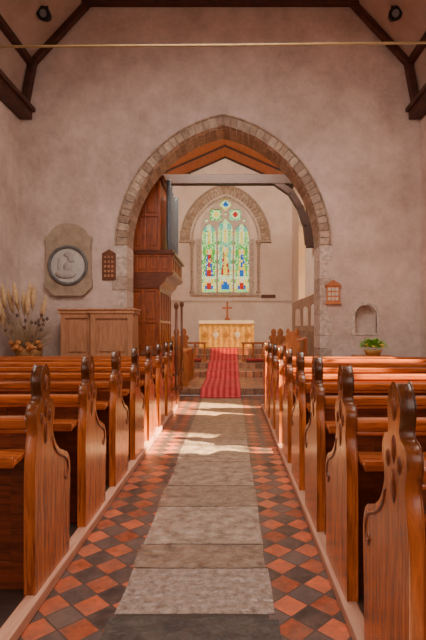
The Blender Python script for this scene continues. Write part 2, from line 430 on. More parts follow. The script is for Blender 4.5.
# nave ceiling (canted) and roof timbers
prof = [(-3.8, 5.43), (-3.6, 6.37), (-2.45, 7.62), (2.45, 7.62), (3.6, 6.37), (3.8, 5.43)]
outp = [(4.4, 5.43), (4.1, 6.7), (2.7, 8.1), (-2.7, 8.1), (-4.1, 6.7), (-4.4, 5.43)]
b = MB()
for i in range(5):
    b.prism([prof[i], prof[i + 1], outp[4 - i], outp[5 - i]], 'Y', -2.2, YW)
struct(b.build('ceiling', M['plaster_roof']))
tn = 5
def trim(b, mat, bevel=0.012):
    global tn
    o = struct(b.build('trim_%d' % tn, mat, bevel=bevel)); tn += 1; return o
for s in (-1, 1):
    b = MB(); b.box(s * 3.56, s * 3.82, -2.0, 8.98, 5.33, 5.52); b.box(s * 3.50, s * 3.82, -2.0, 8.98, 5.47, 5.55); trim(b, M['beam'])
    b = MB(); b.beam((s * 3.55, -2, 6.36), (s * 3.55, 8.98, 6.36), 0.11, 0.12); trim(b, M['beam'])
for Y in (8.9, 4.0, -0.5):
    for s in (-1, 1):
        b = MB(); b.beam((s * 3.70, Y, 5.42), (s * 3.52, Y, 6.40), 0.13, 0.14, (0, 1, 0)); b.beam((s * 3.55, Y, 6.33), (s * 2.36, Y, 7.62), 0.11, 0.12, (0, 1, 0)); trim(b, M['beam'])
    b = MB(); b.box(-2.7, 2.7, Y - 0.08, Y + 0.08, 7.46, 7.63); trim(b, M['beam'])

# ------------------------------------------------------------------ setting: chancel
CX = 2.32
RA, RE = 7.36, 6.34             # roof apex and eaves
steps = [(9.8, 0.15), (12.0, 0.30), (12.9, 0.45), (14.3, 0.60), (14.7, 0.78)]
b = MB()
ye = 16.5
for i, (y, z) in enumerate(steps):
    b.box(-CX, CX, y, steps[i + 1][0] if i < 4 else ye, 0 if i == 0 else -0.1, z)
struct(b.build('floor_chancel', M['tile_ch'], bevel=0.01))
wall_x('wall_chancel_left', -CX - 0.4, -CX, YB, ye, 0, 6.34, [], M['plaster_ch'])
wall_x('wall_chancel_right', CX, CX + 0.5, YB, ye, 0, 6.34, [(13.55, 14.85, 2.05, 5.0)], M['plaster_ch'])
b = MB(); b.box(CX + 0.38, CX + 0.385, 13.55, 14.85, 2.05, 5.0); struct(b.build('window_2', M['quarry']))  # pane added and tinted to dim the sun on the altar
wx, whw, we, wz0, wzs = 0.0, 0.87, 0.39, 2.62, 4.83
gable = [(-CX - 0.4, 0), (CX + 0.5, 0), (CX + 0.5, RE), (CX, RE), (0, RA), (-CX, RE), (-CX - 0.4, RE)]
struct(link('wall_back', curve_mesh([gable, opening(wx, whw, we, wz0, wzs, 14)], 0.3, 'Y', ye + 0.3), M['plaster_ch']))
b = MB(); sl_ = (RA - RE) / CX
for s in (-1, 1):
    b.prism([(s * (CX + .3), RE - .3 * sl_), (0, RA), (0, RA + .2), (s * (CX + .3), RE + .2)], 'Y', YB, ye + 0.4)
struct(b.build('ceiling_chancel', M['boards']))
for s in (-1, 1):
    b = MB()
    for Y in (11.2, 12.1, 13.2, 14.3, 15.4, 16.42): b.beam((s * 2.3, Y, RE - .01), (0, Y, RA - .02), 0.06, 0.07, (0, 1, 0))
    trim(b, M['beam_ch'])
b = MB(); b.box(-CX, CX, 12.0, 12.22, 5.06, 5.30); trim(b, M['beam_ch'])
for s in (-1, 1):
    b = MB(); pts = [(s * 2.17, 12.1, 3.55), (s * 2.12, 12.1, 4.0), (s * 1.97, 12.1, 4.45), (s * 1.73, 12.1, 4.84), (s * 1.30, 12.1, 5.14)]
    for p, q in zip(pts, pts[1:]):
        d = (Vector(q) - Vector(p)).normalized() * 0.02; b.beam(Vector(p) - d, Vector(q) + d, 0.16, 0.18, (0, 1, 0))
    b.box(s * 2.12, s * 2.32, 12.0, 12.2, 3.45, 5.1); trim(b, M['beam_ch'])
    b = MB(); b.box(s * 2.17, s * 2.32, YB, ye, RE - .15, RE); trim(b, M['beam_ch'])
# string course and moulded hood of the east window
b = MB(); b.box(-CX, CX, ye - 0.05, ye, 2.33, 2.40); trim(b, M['stone_pale'], 0.01)
b = MB(); zz = 4.52; he = 0.44
pz = [(0.48, 0.35, 0.25), (0.39, 0.275, 0.19), (0.54, 0.41, 0.30), (0.44, 0.33, 0.24)]
voussoirs(b, wx, 1.24, 1.40, he, zz - 0.05, ye - 0.06, ye + 0.02, 19, pz, 0.012)
voussoirs(b, wx, 1.40, 1.52, he, zz - 0.05, ye - 0.045, ye + 0.02, 15, pz, 0.012)
voussoirs(b, wx, 1.52, 1.58, he, zz - 0.05, ye - 0.08, ye + 0.02, 9, [(0.46, 0.36, 0.27)], 0.002)
voussoirs(b, wx, 1.12, 1.19, he, zz - 0.05, ye - 0.04, ye + 0.02, 9, [(0.54, 0.43, 0.33)], 0.002)
for s in (-1, 1):
    b.col = (0.52, 0.41, 0.31); b.box(s * 1.05, s * 1.60, ye - 0.09, ye + 0.02, zz - 0.13, zz - 0.05)
    b.tube([(s * 1.15, ye - 0.06, wz0), (s * 1.15, ye - 0.06, zz - 0.15)], 0.045, 12)
    b.lathe([(0.08, 0), (0.08, 0.06), (0.05, 0.1)], (s * 1.15, ye - 0.06, wz0), 12)
    b.lathe([(0.05, 0), (0.085, 0.12)], (s * 1.15, ye - 0.06, zz - 0.26), 12)
    b.col = (0.62, 0.52, 0.42); b.box(s * 0.87, s * 1.0, ye - 0.02, ye + 0.02, wz0, zz)
b.col = (0.56, 0.46, 0.36); b.box(-1.2, 1.2, ye - 0.10, ye + 0.05, wz0 - 0.08, wz0)
trim(b, M['stone'], 0.006)

# east window: tracery and panes
win = bpy.data.objects.new('window_1', None); C.objects.link(win); struct(win)
def foil(cx, cz, r, lobes, ph, n=6):
    """cusped (foiled) tracery light"""
    out = []
    for k in range(lobes):
        a = ph + 2 * PI * k / lobes; c = (cx + r * .5 * math.cos(a), cz + r * .5 * math.sin(a))
        half = PI / lobes + PI / 5
        for i in range(n + 1):
            t = a - half + 2 * half * i / n
            out.append((c[0] + r * .5 * math.cos(t), c[1] + r * .5 * math.sin(t)))
    return out
holes = []
for cx, zs in ((-0.57, 4.66), (0, 4.84), (0.57, 4.66)): holes.append(opening(cx, 0.255, 0.22, wz0 + 0.05, zs, 8))
holes += [foil(-0.34, 5.375, 0.25, 4, PI / 4), foil(0.34, 5.375, 0.25, 4, PI / 4), foil(0, 5.74, 0.215, 4, 0), circ(-0.66, 5.18, 0.06, 12), circ(0.66, 5.18, 0.06, 12), circ(0, 5.41, 0.05, 10)]
link('tracery', curve_mesh([opening(wx, whw + 0.01, we, wz0 - 0.01, wzs, 14)] + holes, 0.07, 'Y', ye + 0.12), M['stone_pale'], win)
R_ = whw + we
def inside(x, z):
    if z < wz0 or abs(x) > whw - 0.01: return False
    return z <= wzs or (abs(x) + we) ** 2 + (z - wzs) ** 2 < (R_ - 0.01) ** 2
WHT, GRN, TEAL = (0.76, 0.90, 0.44), (0.12, 0.48, 0.08), (0.18, 0.56, 0.38)
BLU, RED, YEL, BRN, DK = (0.03, 0.15, 0.50), (0.58, 0.035, 0.02), (1.0, 0.68, 0.08), (0.42, 0.23, 0.06), (0.05, 0.20, 0.11)
PGR = (0.46, 0.78, 0.27)
FLESH = (0.95, 0.70, 0.42)
def pane(name, xa, xb, za, zb, fig):
    b = MB(); dx, dz = 0.035, 0.045
    nx = max(2, round((xb - xa) / dx)); nz = max(2, round((zb - za) / dz)); dx = (xb - xa) / nx; dz = (zb - za) / nz
    for i in range(nx):
        for j in range(nz):
            x0, z0 = xa + i * dx, za + j * dz; u = ((i + .5) / nx - .5) * 2; v = (j + .5) / nz
            if not inside(x0 + dx / 2, z0 + dz / 2): continue
            b.col = fig(u, v, x0, z0)
            b.face([b.bm.verts.new(p) for p in ((x0, ye + 0.13, z0), (x0 + dx, ye + 0.13, z0), (x0 + dx, ye + 0.13, z0 + dz), (x0, ye + 0.13, z0 + dz))])
    return b.build(name, M['glass'], win)
def lancet(robe, cloak, back, small):
    """border, a small scene at the foot, a robed figure under a canopy"""
    def f(u0, v, x, z):
        u = abs(u0); r = random.random()
        if u > 0.70: return WHT if int(z * 9) % 3 else (GRN if int(z * 9) % 2 else YEL)
        if v < 0.05: return PGR
        if v < 0.20:
            if u < 0.22: return small if v < 0.15 else FLESH
            return BLU if (0.3 < u < 0.5 and v < .12) else (YEL if r < .7 else WHT)
        if v < 0.24: return WHT
        if v < 0.56:
            wd = 0.26 + 0.26 * (0.56 - v) / 0.32
            if u < wd * 0.45: return robe if int(z * 14) % 4 else YEL
            if u < wd: return (cloak if u0 < 0 or v < .42 else robe) if r < .8 else WHT
            return back if r < .6 else (PGR if r < .85 else WHT)
        if v < 0.63:
            if u < 0.17: return FLESH
            return YEL if u < 0.36 else back
        if v < 0.70: return back if r < .5 else PGR
        if v < 0.88: return (YEL if u < 0.16 else (WHT if u < 0.42 else (GRN if u < .56 and r < .6 else PGR)))
        return TEAL if u > .3 else WHT
    return f
pane('pane', -0.86, -0.287, wz0 + 0.02, 5.08, lancet(RED, BLU, GRN, RED))
pane('pane', -0.283, 0.283, wz0 + 0.02, 5.2, lancet(YEL, RED, TEAL, BLU))
pane('pane', 0.287, 0.86, wz0 + 0.02, 5.08, lancet(BLU, YEL, GRN, RED))
def head(u, v, x, z):
    for cx, cz, a, bb in ((-0.34, 5.375, YEL, GRN), (0.34, 5.375, RED, TEAL), (0, 5.74, BLU, YEL)):
        d = math.hypot(x - cx, z - cz)
        if d < 0.09: return a
        if d < 0.15: return WHT
        if d < 0.27: return bb if int(math.atan2(z - cz, x - cx) * 3) % 2 else PGR
    return WHT
pane('pane', -0.86, 0.86, 5.08, 6.0, head)

# ------------------------------------------------------------------ pews
EP = [(0, 0), (0.02, -0.001), (0.25, 0), (0.46, -0.001), (0.47, 0), (0.472, 0.06), (0.474, 0.2), (0.482, 0.36), (0.488, 0.48), (0.478, 0.55), (0.445, 0.60),
      (0.385, 0.628), (0.32, 0.655), (0.265, 0.70), (0.232, 0.75), (0.215, 0.80), (0.220, 0.84), (0.238, 0.885), (0.236, 0.93), (0.212, 0.96), (0.184, 0.97), (0.170, 1.0), (0.178, 1.04),
      (0.182, 1.085), (0.168, 1.125), (0.148, 1.15), (0.128, 1.16), (0.108, 1.15), (0.088, 1.125), (0.074, 1.085), (0.078, 1.04), (0.086, 1.0), (0.072, 0.97), (0.044, 0.96), (0.020, 0.93),
      (0.018, 0.885), (0.030, 0.84), (0.030, 0.80), (0.018, 0.75), (0.006, 0.67), (0, 0.55), (0, 0.3), (0, 0.05)]
EP = [(u, v * 0.955) for u, v in EP]
eprof = catmull(EP, 3)
EM = curve_mesh([eprof], 0.027, 'X', 0, 0.009)
def boss_mesh(s):
    b = MB()
    # carved leaves on the aisle face of the head, and a scroll bead along the shoulder
    for c, r in (((0.128, 1.07 * .955), (0.026, 0.04)), ((0.128, 0.93 * .955), (0.020, 0.05)), ((0.128, 0.80 * .955), (0.026, 0.06)), ((0.075, 0.885 * .955), (0.018, 0.032)), ((0.183, 0.885 * .955), (0.018, 0.032))):
        b.ell((-s * 0.026, c[0], c[1]), (0.008, r[0], r[1]), 12, 8)
    sc = [(0.215, 0.76), (0.235, 0.70), (0.28, 0.655), (0.34, 0.62), (0.40, 0.595), (0.44, 0.565), (0.455, 0.52), (0.445, 0.475), (0.415, 0.46), (0.395, 0.485), (0.41, 0.51)]
    b.tube([(-s * 0.027, u, v * .955) for u, v in sc], 0.007, 7)
    return b
PL = 2.78
def make_pew(s, label):
    t = thing('church_pew', label, 'pew', (0, 0, 0), 'pews on the left of the aisle' if s < 0 else 'pews on the right of the aisle')
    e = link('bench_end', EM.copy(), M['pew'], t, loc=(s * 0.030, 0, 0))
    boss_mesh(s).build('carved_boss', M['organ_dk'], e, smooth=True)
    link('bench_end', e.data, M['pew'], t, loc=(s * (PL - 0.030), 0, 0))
    x0, x1 = s * 0.060, s * (PL - 0.060)
    b = MB(); b.box(x0, x1, 0.062, 0.085, 0.06, 0.80)
    n = 5
    for k in range(n + 1):
        xc = x0 + (x1 - x0) * k / n
        a, c = (xc - 0.045, xc + 0.045)
        if k == 0: a, c = min(x0, x0 + s * .09), max(x0, x0 + s * .09)
        if k == n: a, c = min(x1, x1 - s * .09), max(x1, x1 - s * .09)
        b.box(a, c, 0.050, 0.062, 0.06, 0.80)
    b.box(x0, x1, 0.051, 0.062, 0.0, 0.14)
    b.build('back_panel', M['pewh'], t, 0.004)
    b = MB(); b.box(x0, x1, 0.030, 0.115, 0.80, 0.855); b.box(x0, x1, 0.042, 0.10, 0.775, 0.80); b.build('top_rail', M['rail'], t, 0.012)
    b = MB(); b.hexa([(x0, -0.10, 0.655), (x1, -0.10, 0.655), (x1, 0.05, 0.675), (x0, 0.05, 0.675), (x0, -0.10, 0.68), (x1, -0.10, 0.68), (x1, 0.05, 0.70), (x0, 0.05, 0.70)])
    b.box(x0, x1, -0.115, -0.10, 0.65, 0.70); b.build('book_ledge', M['rail'], t, 0.004)
    for f in (0.25, 0.75):
        xc = x0 + (x1 - x0) * f
        b = MB(); b.prism([(0.05, 0.50), (0.05, 0.66), (-0.08, 0.65), (-0.05, 0.60), (0.02, 0.55)], 'X', xc - 0.015, xc + 0.015); b.build('ledge_bracket', M['pewh'], t)
    b = MB(); b.box(x0, x1, 0.085, 0.44, 0.37, 0.405); b.build('seat', M['rail'], t, 0.01)
    b = MB(); b.box(x0, x1, 0.36, 0.385, 0.0, 0.37); b.build('seat_riser', M['pewh'], t)
    return t
ORD = ['first', 'second', 'third', 'fourth', 'fifth', 'sixth', 'seventh', 'eighth']
def pew_row(s, y0, pitch, n):
    side = 'left' if s < 0 else 'right'; root = None
    for k in range(n):
        lab = 'carved oak pew on the %s of the aisle, %s from the camera' % (side, ORD[k])
        if k == 0: lab = 'carved oak pew on the %s of the aisle, nearest to the camera' % side
        if k == n - 1: lab = 'carved oak pew on the %s of the aisle, farthest from the camera' % side
        loc = (s * 0.745, y0 + pitch * k, 0.061)
        if root is None: root = make_pew(s, lab); root.location = loc
        else: dup(root, loc, lab)
pew_row(-1, 2.30, 0.80, 7)
pew_row(1, 1.47, 0.78, 8)
# panelled fronts before the first rows
for s, y in ((-1, 7.96), (1, 7.80)):
    side = 'left' if s < 0 else 'right'
    t = thing('pew_front', 'panelled oak front standing before the farthest %s pew' % side, 'pew front', (s * 0.745, y, 0.061), 'panelled pew fronts')
    link('bench_end', EM.copy(), M['pew'], t, loc=(s * 0.030, -0.28, 0))
    b = MB(); b.box(s * 0.060, s * 2.9, 0, 0.03, 0, 0.80)
    for k in range(7):
        xc = s * (0.11 + k * 0.455); b.box(xc - 0.04, xc + 0.04, -0.012, 0, 0, 0.80)
    b.build('panel', M['pewh'], t, 0.004)
    b = MB(); b.box(s * 0.060, s * 2.9, -0.12, 0.06, 0.80, 0.85); b.build('top_rail', M['rail'], t, 0.012)

# ------------------------------------------------------------------ aisle stones, mat and carpet
sl = [(2.25, 2.676, (0.38, 0.30, 0.26), 'speckled pale grey ledger stone, the first beyond the dark slab'),
      (2.69, 2.976, (0.31, 0.225, 0.175), 'narrow brown banded ledger stone, second beyond the dark slab'),
      (2.99, 3.616, (0.43, 0.335, 0.275), 'light worn ledger stone, third beyond the dark slab'),
      (3.63, 4.096, (0.33, 0.245, 0.19), 'long dull ledger stone, fourth beyond the dark slab'),
      (4.11, 4.842, (0.40, 0.30, 0.235), 'pinkish worn ledger stone, fifth beyond the dark slab'),
      (4.858, 5.842, (0.43, 0.32, 0.24), 'ledger stone under the bright bar of sunlight, sixth beyond the dark slab'),
      (5.858, 7.192, (0.38, 0.27, 0.19), 'long brown ledger stone, seventh beyond the dark slab'),
      (7.208, 9.30, (0.44, 0.30, 0.20), 'ledger stone right before the red carpet')]
xl, xr = -0.36, 0.40
b = MB(); b.box(xl + .02, xr - .02, 2.22, 9.29, -0.01, 0.001); struct(b.build('floor_bed', M['bed']))
for k, (a, c, col, lab) in enumerate(sl):
    m = mottled('ledger_%d' % k, tuple(v * f for v, f in zip(col, (.34, .30, .27))), col, 10 if k else 24, 0.30, 0.8, 16, tuple(min(1, v * 1.35) for v in col))
    b = MB(); dl, dr = random.uniform(-.008, .008), random.uniform(-.008, .008)
    ed = lambda: random.uniform(-0.004, 0.004)
    pts = [(xl + dl + ed(), a + ed())] + [(xl + (xr - xl) * f, a + ed()) for f in (.3, .6)] + [(xr + dr, a + ed()), (xr + dr + 2 * ed(), (a + c) / 2), (xr + dr + ed(), c + ed())] + [(xl + (xr - xl) * f, c + ed()) for f in (.65, .35)] + [(xl + dl, c + ed()), (xl + dl + 2 * ed(), (a + c) / 2)]
    b.prism(pts, 'Z', 0.0, 0.003)
    tag(b.build('ledger_stone', m), lab, 'floor slab', 'ledger stones down the aisle')
mdk = mottled('dark_slab', (0.025, 0.018, 0.016), (0.08, 0.06, 0.05), 9, 0.6, 0.5, 22)
b = MB(); b.prism([(-0.37, 0.9), (0.42, 0.9), (0.42, 2.20), (0.2, 2.24), (0.02, 2.21), (-0.2, 2.235), (-0.37, 2.22)], 'Z', 0.0, 0.004)
tag(b.build('dark_slab', mdk), 'dark broken-edged slab in the aisle floor at the bottom of the photo', 'floor slab')

# carpet shaped to slope before each step, so the risers catch more light
T = 0.014
low = [(9.42, 0.0)]; z = 0
for y, nz in steps: low += [(y, z), (y, nz)]; z = nz
low += [(14.86, z)]
up = [(9.42, T)]; z = 0
for (y, nz), slant in zip(steps, (0.26, 0.30, 0.30, 0.34, 0.20)): up += [(y - slant, z + T), (y - T, nz + T)]; z = nz
up += [(14.86, z + T)]
b = MB()
for i in range(len(low) - 1):
    (a0, a1), (c0, c1) = (low[i], low[i + 1]), (up[i], up[i + 1])
    b.prism([a0, a1, c1, c0], 'X', -0.42, 0.40)
bmesh.ops.remove_doubles(b.bm, verts=b.bm.verts[:], dist=1e-5)
tag(b.build('carpet_runner', M['carpet']), 'long red carpet runner climbing the steps to the altar', 'carpet')

# ------------------------------------------------------------------ altar group
AZ = 0.78; ALX = 0.06
t = thing('altar', 'wooden altar table below the stained glass window', 'altar', (ALX, 15.35, AZ))
b = MB(); b.box(-0.84, 0.84, -0.30, 0.30, 0.80, 0.86); b.build('table_top', M['stall'], t, 0.01)
for sx in (-1, 1):
    for sy in (-1, 1):
        b = MB(); b.box(sx * 0.70, sx * 0.79, sy * .25 - .04, sy * .25 + .04, 0, 0.80); b.build('leg', M['stall'], t, 0.008)
t = thing('altar_cloth', 'white and gold embroidered cloth covering the altar', 'altar cloth', (ALX, 15.35, AZ))
b = MB(); b.box(-0.87, 0.87, -0.335, 0.32, 0.862, 0.875)
b.build('top_cloth', M['cloth'], t, 0.004)
b = MB(); n = 48
pf = [(-0.865 + 1.73 * i / n, -0.335 + 0.008 * math.sin(i * 1.3)) for i in range(n + 1)]
for (xa, ya), (xb, yb) in zip(pf, pf[1:]):
    b.face([b.bm.verts.new(p) for p in ((xa, ya, 0.02), (xb, yb, 0.02), (xb, yb, 0.86), (xa, ya, 0.86))])
b.build('frontal', M['frontal'], t)
for i in range(5):
    xa = -0.68 + i * 0.34
    b = MB(); b.lathe([(0.09, -0.346), (0.09, -0.352), (0.06, -0.356)], (xa, 0, 0.42), 12, 'Y'); b.box(xa - 0.016, xa + 0.016, -0.358, -0.346, 0.26, 0.58); b.box(xa - 0.10, xa + 0.10, -0.358, -0.346, 0.405, 0.435); b.build('orphrey', M['cloth'] if i % 2 else M['gold'], t)
b = MB(); b.box(-0.87, 0.87, -0.36, -0.335, 0.77, 0.874); b.build('white_fall', M['cloth'], t, 0.004)
b = MB(); b.box(-0.86, 0.86, -0.362, -0.350, 0.74, 0.77); b.build('fringe', M['gold'], t)
t = thing('altar_cross', 'brown cross standing at the middle of the altar', 'cross', (0.08, 15.52, AZ + 0.876))
b = MB(); b.box(-0.10, 0.10, -0.06, 0.06, 0, 0.05); b.box(-0.06, 0.06, -0.04, 0.04, 0.05, 0.10); b.build('base', M['cross'], t, 0.006)
b = MB(); b.box(-0.030, 0.030, -0.02, 0.02, 0.10, 0.62); b.build('upright', M['cross'], t, 0.004)
b = MB(); b.box(-0.16, -0.030, -0.019, 0.019, 0.39, 0.45); b.box(0.030, 0.16, -0.019, 0.019, 0.39, 0.45); b.build('crossbar', M['cross'], t, 0.004)

for s in (-1, 1):
    side = 'left' if s < 0 else 'right'
    t = thing('altar_rail', 'low oak altar rail on the %s of the red carpet' % side, 'rail', (s * 0.50, 13.5, 0.45), 'altar rails')
    b = MB(); b.box(0, s * 1.75, -0.06, 0.06, 0.50, 0.56); b.build('handrail', M['stall'], t, 0.012)
    b = MB(); b.box(0, s * 1.75, -0.03, 0.03, 0.03, 0.07); b.build('bottom_rail', M['stall'], t)
    for k in range(7):
        b = MB(); x = s * (0.05 + k * 0.275)
        b.lathe([(0.03, 0), (0.03, 0.08), (0.018, 0.12), (0.03, 0.25), (0.018, 0.40), (0.028, 0.44), (0.028, 0.50)], (x, 0, 0), 10); b.build('baluster', M['stall'], t, smooth=True)
    t = thing('kneeler', 'long red kneeler before the %s altar rail' % side, 'kneeler', (s * 0.62, 13.22, 0.45), 'kneelers at the altar rail')
    b = MB(); b.box(0, s * 1.5, -0.12, 0.12, 0.03, 0.11); b.build('cushion', M['kneel'], t, 0.03)
    b = MB(); b.box(0, s * 1.5, -0.12, 0.12, 0.0, 0.03); b.build('base', M['dark_wood'], t)

b = MB(); b.box(1.25, 1.75, ye - 0.02, ye, 2.46, 2.58)
for k in range(3): b.box(1.28, 1.72, ye - 0.03, ye - 0.02, 2.475 + k * .035, 2.49 + k * .035)
tag(b.build('wall_plaque', M['dark_wood']), 'small dark plaque on the wall right of the stained glass', 'wall plaque')

# ------------------------------------------------------------------ organ
t = thing('pipe_organ', 'tall oak organ case behind the left of the arch', 'organ', (-2.3, 10.05, 0.15))
def panelled(b, x0, x1, z0, z1, y, nx, nz, fr=0.06, d=0.02, fields=True):
    for i in range(nx + 1):
        xc = x0 + (x1 - x0 - fr) * i / nx; b.box(xc, xc + fr, y - d, y, z0, z1)
    for j in range(nz + 1):
        zc = z0 + (z1 - z0 - fr) * j / nz
        for i in range(nx):
            xa = x0 + (x1 - x0 - fr) * i / nx + fr; xb = x0 + (x1 - x0 - fr) * (i + 1) / nx; b.box(xa, xb, y - d, y, zc, zc + fr)
            if fields and j < nz:
                zt = z0 + (z1 - z0 - fr) * (j + 1) / nz; g = fr * .6
                if xb - xa > 2.5 * g and zt - zc - fr > 2.5 * g: b.box(xa + g, xb - g, y - d * .6, y, zc + fr + g, zt - g)
def panelled_x(b, y0, y1, z0, z1, x, ny, nz, fr=0.06, d=0.02):
    for i in range(ny + 1):
        yc = y0 + (y1 - y0 - fr) * i / ny; b.box(x, x + d, yc, yc + fr, z0, z1)
    for j in range(nz + 1):
        zc = z0 + (z1 - z0 - fr) * j / nz
        for i in range(ny):
            ya = y0 + (y1 - y0 - fr) * i / ny + fr; yb = y0 + (y1 - y0 - fr) * (i + 1) / ny; b.box(x, x + d, ya, yb, zc, zc + fr)
b = MB(); b.box(0, 0.97, 0, 1.9, 0, 2.08); panelled(b, 0.0, 0.97, 0, 2.08, 0, 3, 3, 0.055, 0.035); panelled_x(b, 0, 1.9, 0, 2.08, 0.97, 5, 3); b.build('lower_case', M['organ'], t, 0.006)
b = MB(); b.prism([(0, 2.08), (0.99, 2.08), (1.01, 2.14), (1.10, 2.22), (1.14, 2.32), (1.26, 2.36), (1.30, 2.42), (0, 2.42)], 'Y', -0.06, 1.94); b.build('corbel', M['organ_dk'], t, 0.01)
b = MB(); b.box(0, 1.24, 0, 1.9, 2.42, 2.80); panelled(b, 0, 1.24, 2.42, 2.80, 0, 5, 1, 0.045, 0.03); panelled_x(b, 0, 1.9, 2.42, 2.8, 1.24, 6, 1); b.build('overhang', M['organ'], t, 0.006)
b = MB(); b.box(0, 1.32, -0.07, 1.95, 2.80, 2.85); b.box(0, 1.28, -0.05, 1.93, 2.85, 2.90); b.build('ledge', M['organ_dk'], t, 0.012)
b = MB(); b.box(0, 1.0, 0.02, 1.88, 2.90, 4.36); panelled(b, 0, 1.0, 2.90, 4.36, 0.02, 3, 2, 0.055, 0.035); b.build('upper_case', M['organ'], t, 0.006)
b = MB(); b.box(0, 1.06, -0.05, 1.9, 4.36, 4.41); b.box(0, 1.1, -0.08, 1.92, 4.41, 4.46); b.build('cornice', M['organ_dk'], t, 0.012)
for k in range(8):
    y = 0.25 + k * 0.20; h = 1.25 + 0.30 * abs(k - 3.5) / 3.5
    b = MB(); b.lathe([(0.02, 0), (0.045, 0.20), (0.052, 0.23), (0.052, h), (0.045, h + 0.01)], (1.15, y, 2.90), 14); b.build('organ_pipe', M['pipe'], t, smooth=False)

# panelled cabinet
t = thing('panelled_cabinet', 'panelled oak cabinet against the wall left of the arch', 'cabinet', (-2.83, 8.35, 0.0))
b = MB(); b.box(0.56, 1.30, 0, 0.5, 0, 1.64); panelled(b, 0.56, 1.30, 0.1, 1.64, 0, 1, 2, 0.09, 0.03); b.build('body', M['cab'], t, 0.006)
b = MB(); b.box(0, 0.56, 0.10, 0.5, 0, 1.64); panelled(b, 0.0, 0.56, 0.1, 1.64, 0.10, 1, 2, 0.08, 0.03); b.build('side_body', M['cab'], t, 0.006)
b = MB(); b.box(0.54, 1.33, -0.05, 0.5, 1.64, 1.70); b.box(0.52, 1.35, -0.07, 0.5, 1.70, 1.73); b.box(-0.03, 0.54, 0.05, 0.5, 1.64, 1.70); b.box(-0.05, 0.52, 0.03, 0.5, 1.70, 1.73); b.build('cornice', M['cab'], t, 0.008)
b = MB(); b.box(0.54, 1.32, -0.035, 0.0, 0, 0.1); b.box(-0.02, 0.54, 0.06, 0.10, 0, 0.1); b.build('plinth', M['cab'], t)

# reading desks beyond the front pews, and the staves
SE = catmull([(0, 0), (0.10, -0.001), (0.40, -0.001), (0.5, 0), (0.505, 0.3), (0.49, 0.62), (0.40, 0.72), (0.34, 0.82), (0.33, 0.92), (0.37, 1.0), (0.34, 1.06), (0.30, 1.08), (0.31, 1.16), (0.27, 1.23),
              (0.22, 1.23), (0.18, 1.16), (0.19, 1.08), (0.15, 1.06), (0.12, 1.0), (0.16, 0.92), (0.15, 0.82), (0.09, 0.72), (0, 0.62), (-0.005, 0.3)], 3)
def desk(label, x, y, h, mat, wd=0.58):
    t = thing('reading_desk', label, 'desk', (x, y, 0.0), 'reading desks before the arch')
    b = MB(); b.box(0.04, wd, 0.42, 0.46, 0, h); panelled(b, 0.04, wd, 0, h, 0.42, 2, 1, 0.06, 0.015); b.build('front_panel', mat, t)
    for q in (0, wd): b = MB(); b.prism([(0.0, 0), (0.46, 0), (0.46, h), (0.10, h - .10), (0.04, h * .5)], 'X', q, q + 0.04); b.build('side_panel', mat, t)
    b = MB(); b.hexa([(-0.02, 0.02, h - .10), (wd + .04, 0.02, h - .10), (wd + .04, 0.47, h + .01), (-0.02, 0.47, h + .01), (-0.02, 0.02, h - .07), (wd + .04, 0.02, h - .07), (wd + .04, 0.47, h + .04), (-0.02, 0.47, h + .04)]); b.build('desk_top', mat, t, 0.006)
    return t
desk('dark oak reading desk beyond the front pew on the left', -1.38, 8.35, 1.0, M['dark_wood'])
# right desk: carved ends facing the nave, slanted book top between them
t = thing('reading_desk', 'oak reading desk with carved ends beyond the front pew on the right', 'desk', (1.02, 8.30, 0.0), 'reading desks before the arch')
for y in (0.03, 0.42):
    me = curve_mesh([[(u * 1.1, v * 1.07) for u, v in SE]], 0.025, 'Y', y, 0.006); link('carved_end', me, M['stall'], t)
b = MB(); b.hexa([(0.0, 0.055, 1.02), (0.0, 0.395, 1.02), (0.52, 0.395, 1.20), (0.52, 0.055, 1.20), (0.0, 0.055, 1.05), (0.0, 0.395, 1.05), (0.52, 0.395, 1.23), (0.52, 0.055, 1.23)]); b.build('desk_top', M['rail'], t, 0.004)
b = MB(); b.box(0.08, 0.47, 0.055, 0.395, 0.60, 0.66); b.box(0.03, 0.06, 0.055, 0.395, 0, 0.62); b.box(0.49, 0.52, 0.055, 0.395, 0, 1.19); b.build('desk_box', M['organ'], t)
for y, bot, top, lab in ((7.80, 0.30, 1.79, 'brown churchwarden stave fixed to the left pew front, nearer of the pair'), (8.66, 0.25, 1.86, 'brown churchwarden stave fixed to the reading desk, farther of the pair')):
    t = thing('stave', lab, 'stave', (-0.70, y, 0), 'churchwarden staves')
    b = MB(); b.tube([(0, 0, bot), (0, 0, top - 0.06)], 0.023, 10); b.build('pole', M['dark_wood'], t, smooth=True)
    b = MB(); b.lathe([(0.028, top - .09), (0.040, top - .06), (0.042, top - .03), (0.03, top), (0.005, top + .01)], (0, 0, 0), 12); b.build('knob', M['dark_wood'], t, smooth=True)
    for z in (bot + 0.06, 0.60):
        b = MB(); b.box(-0.046 if y < 8 else -0.058, 0.03, -0.03, 0.03, z, z + 0.035); b.build('bracket', M['dark_wood'], t)

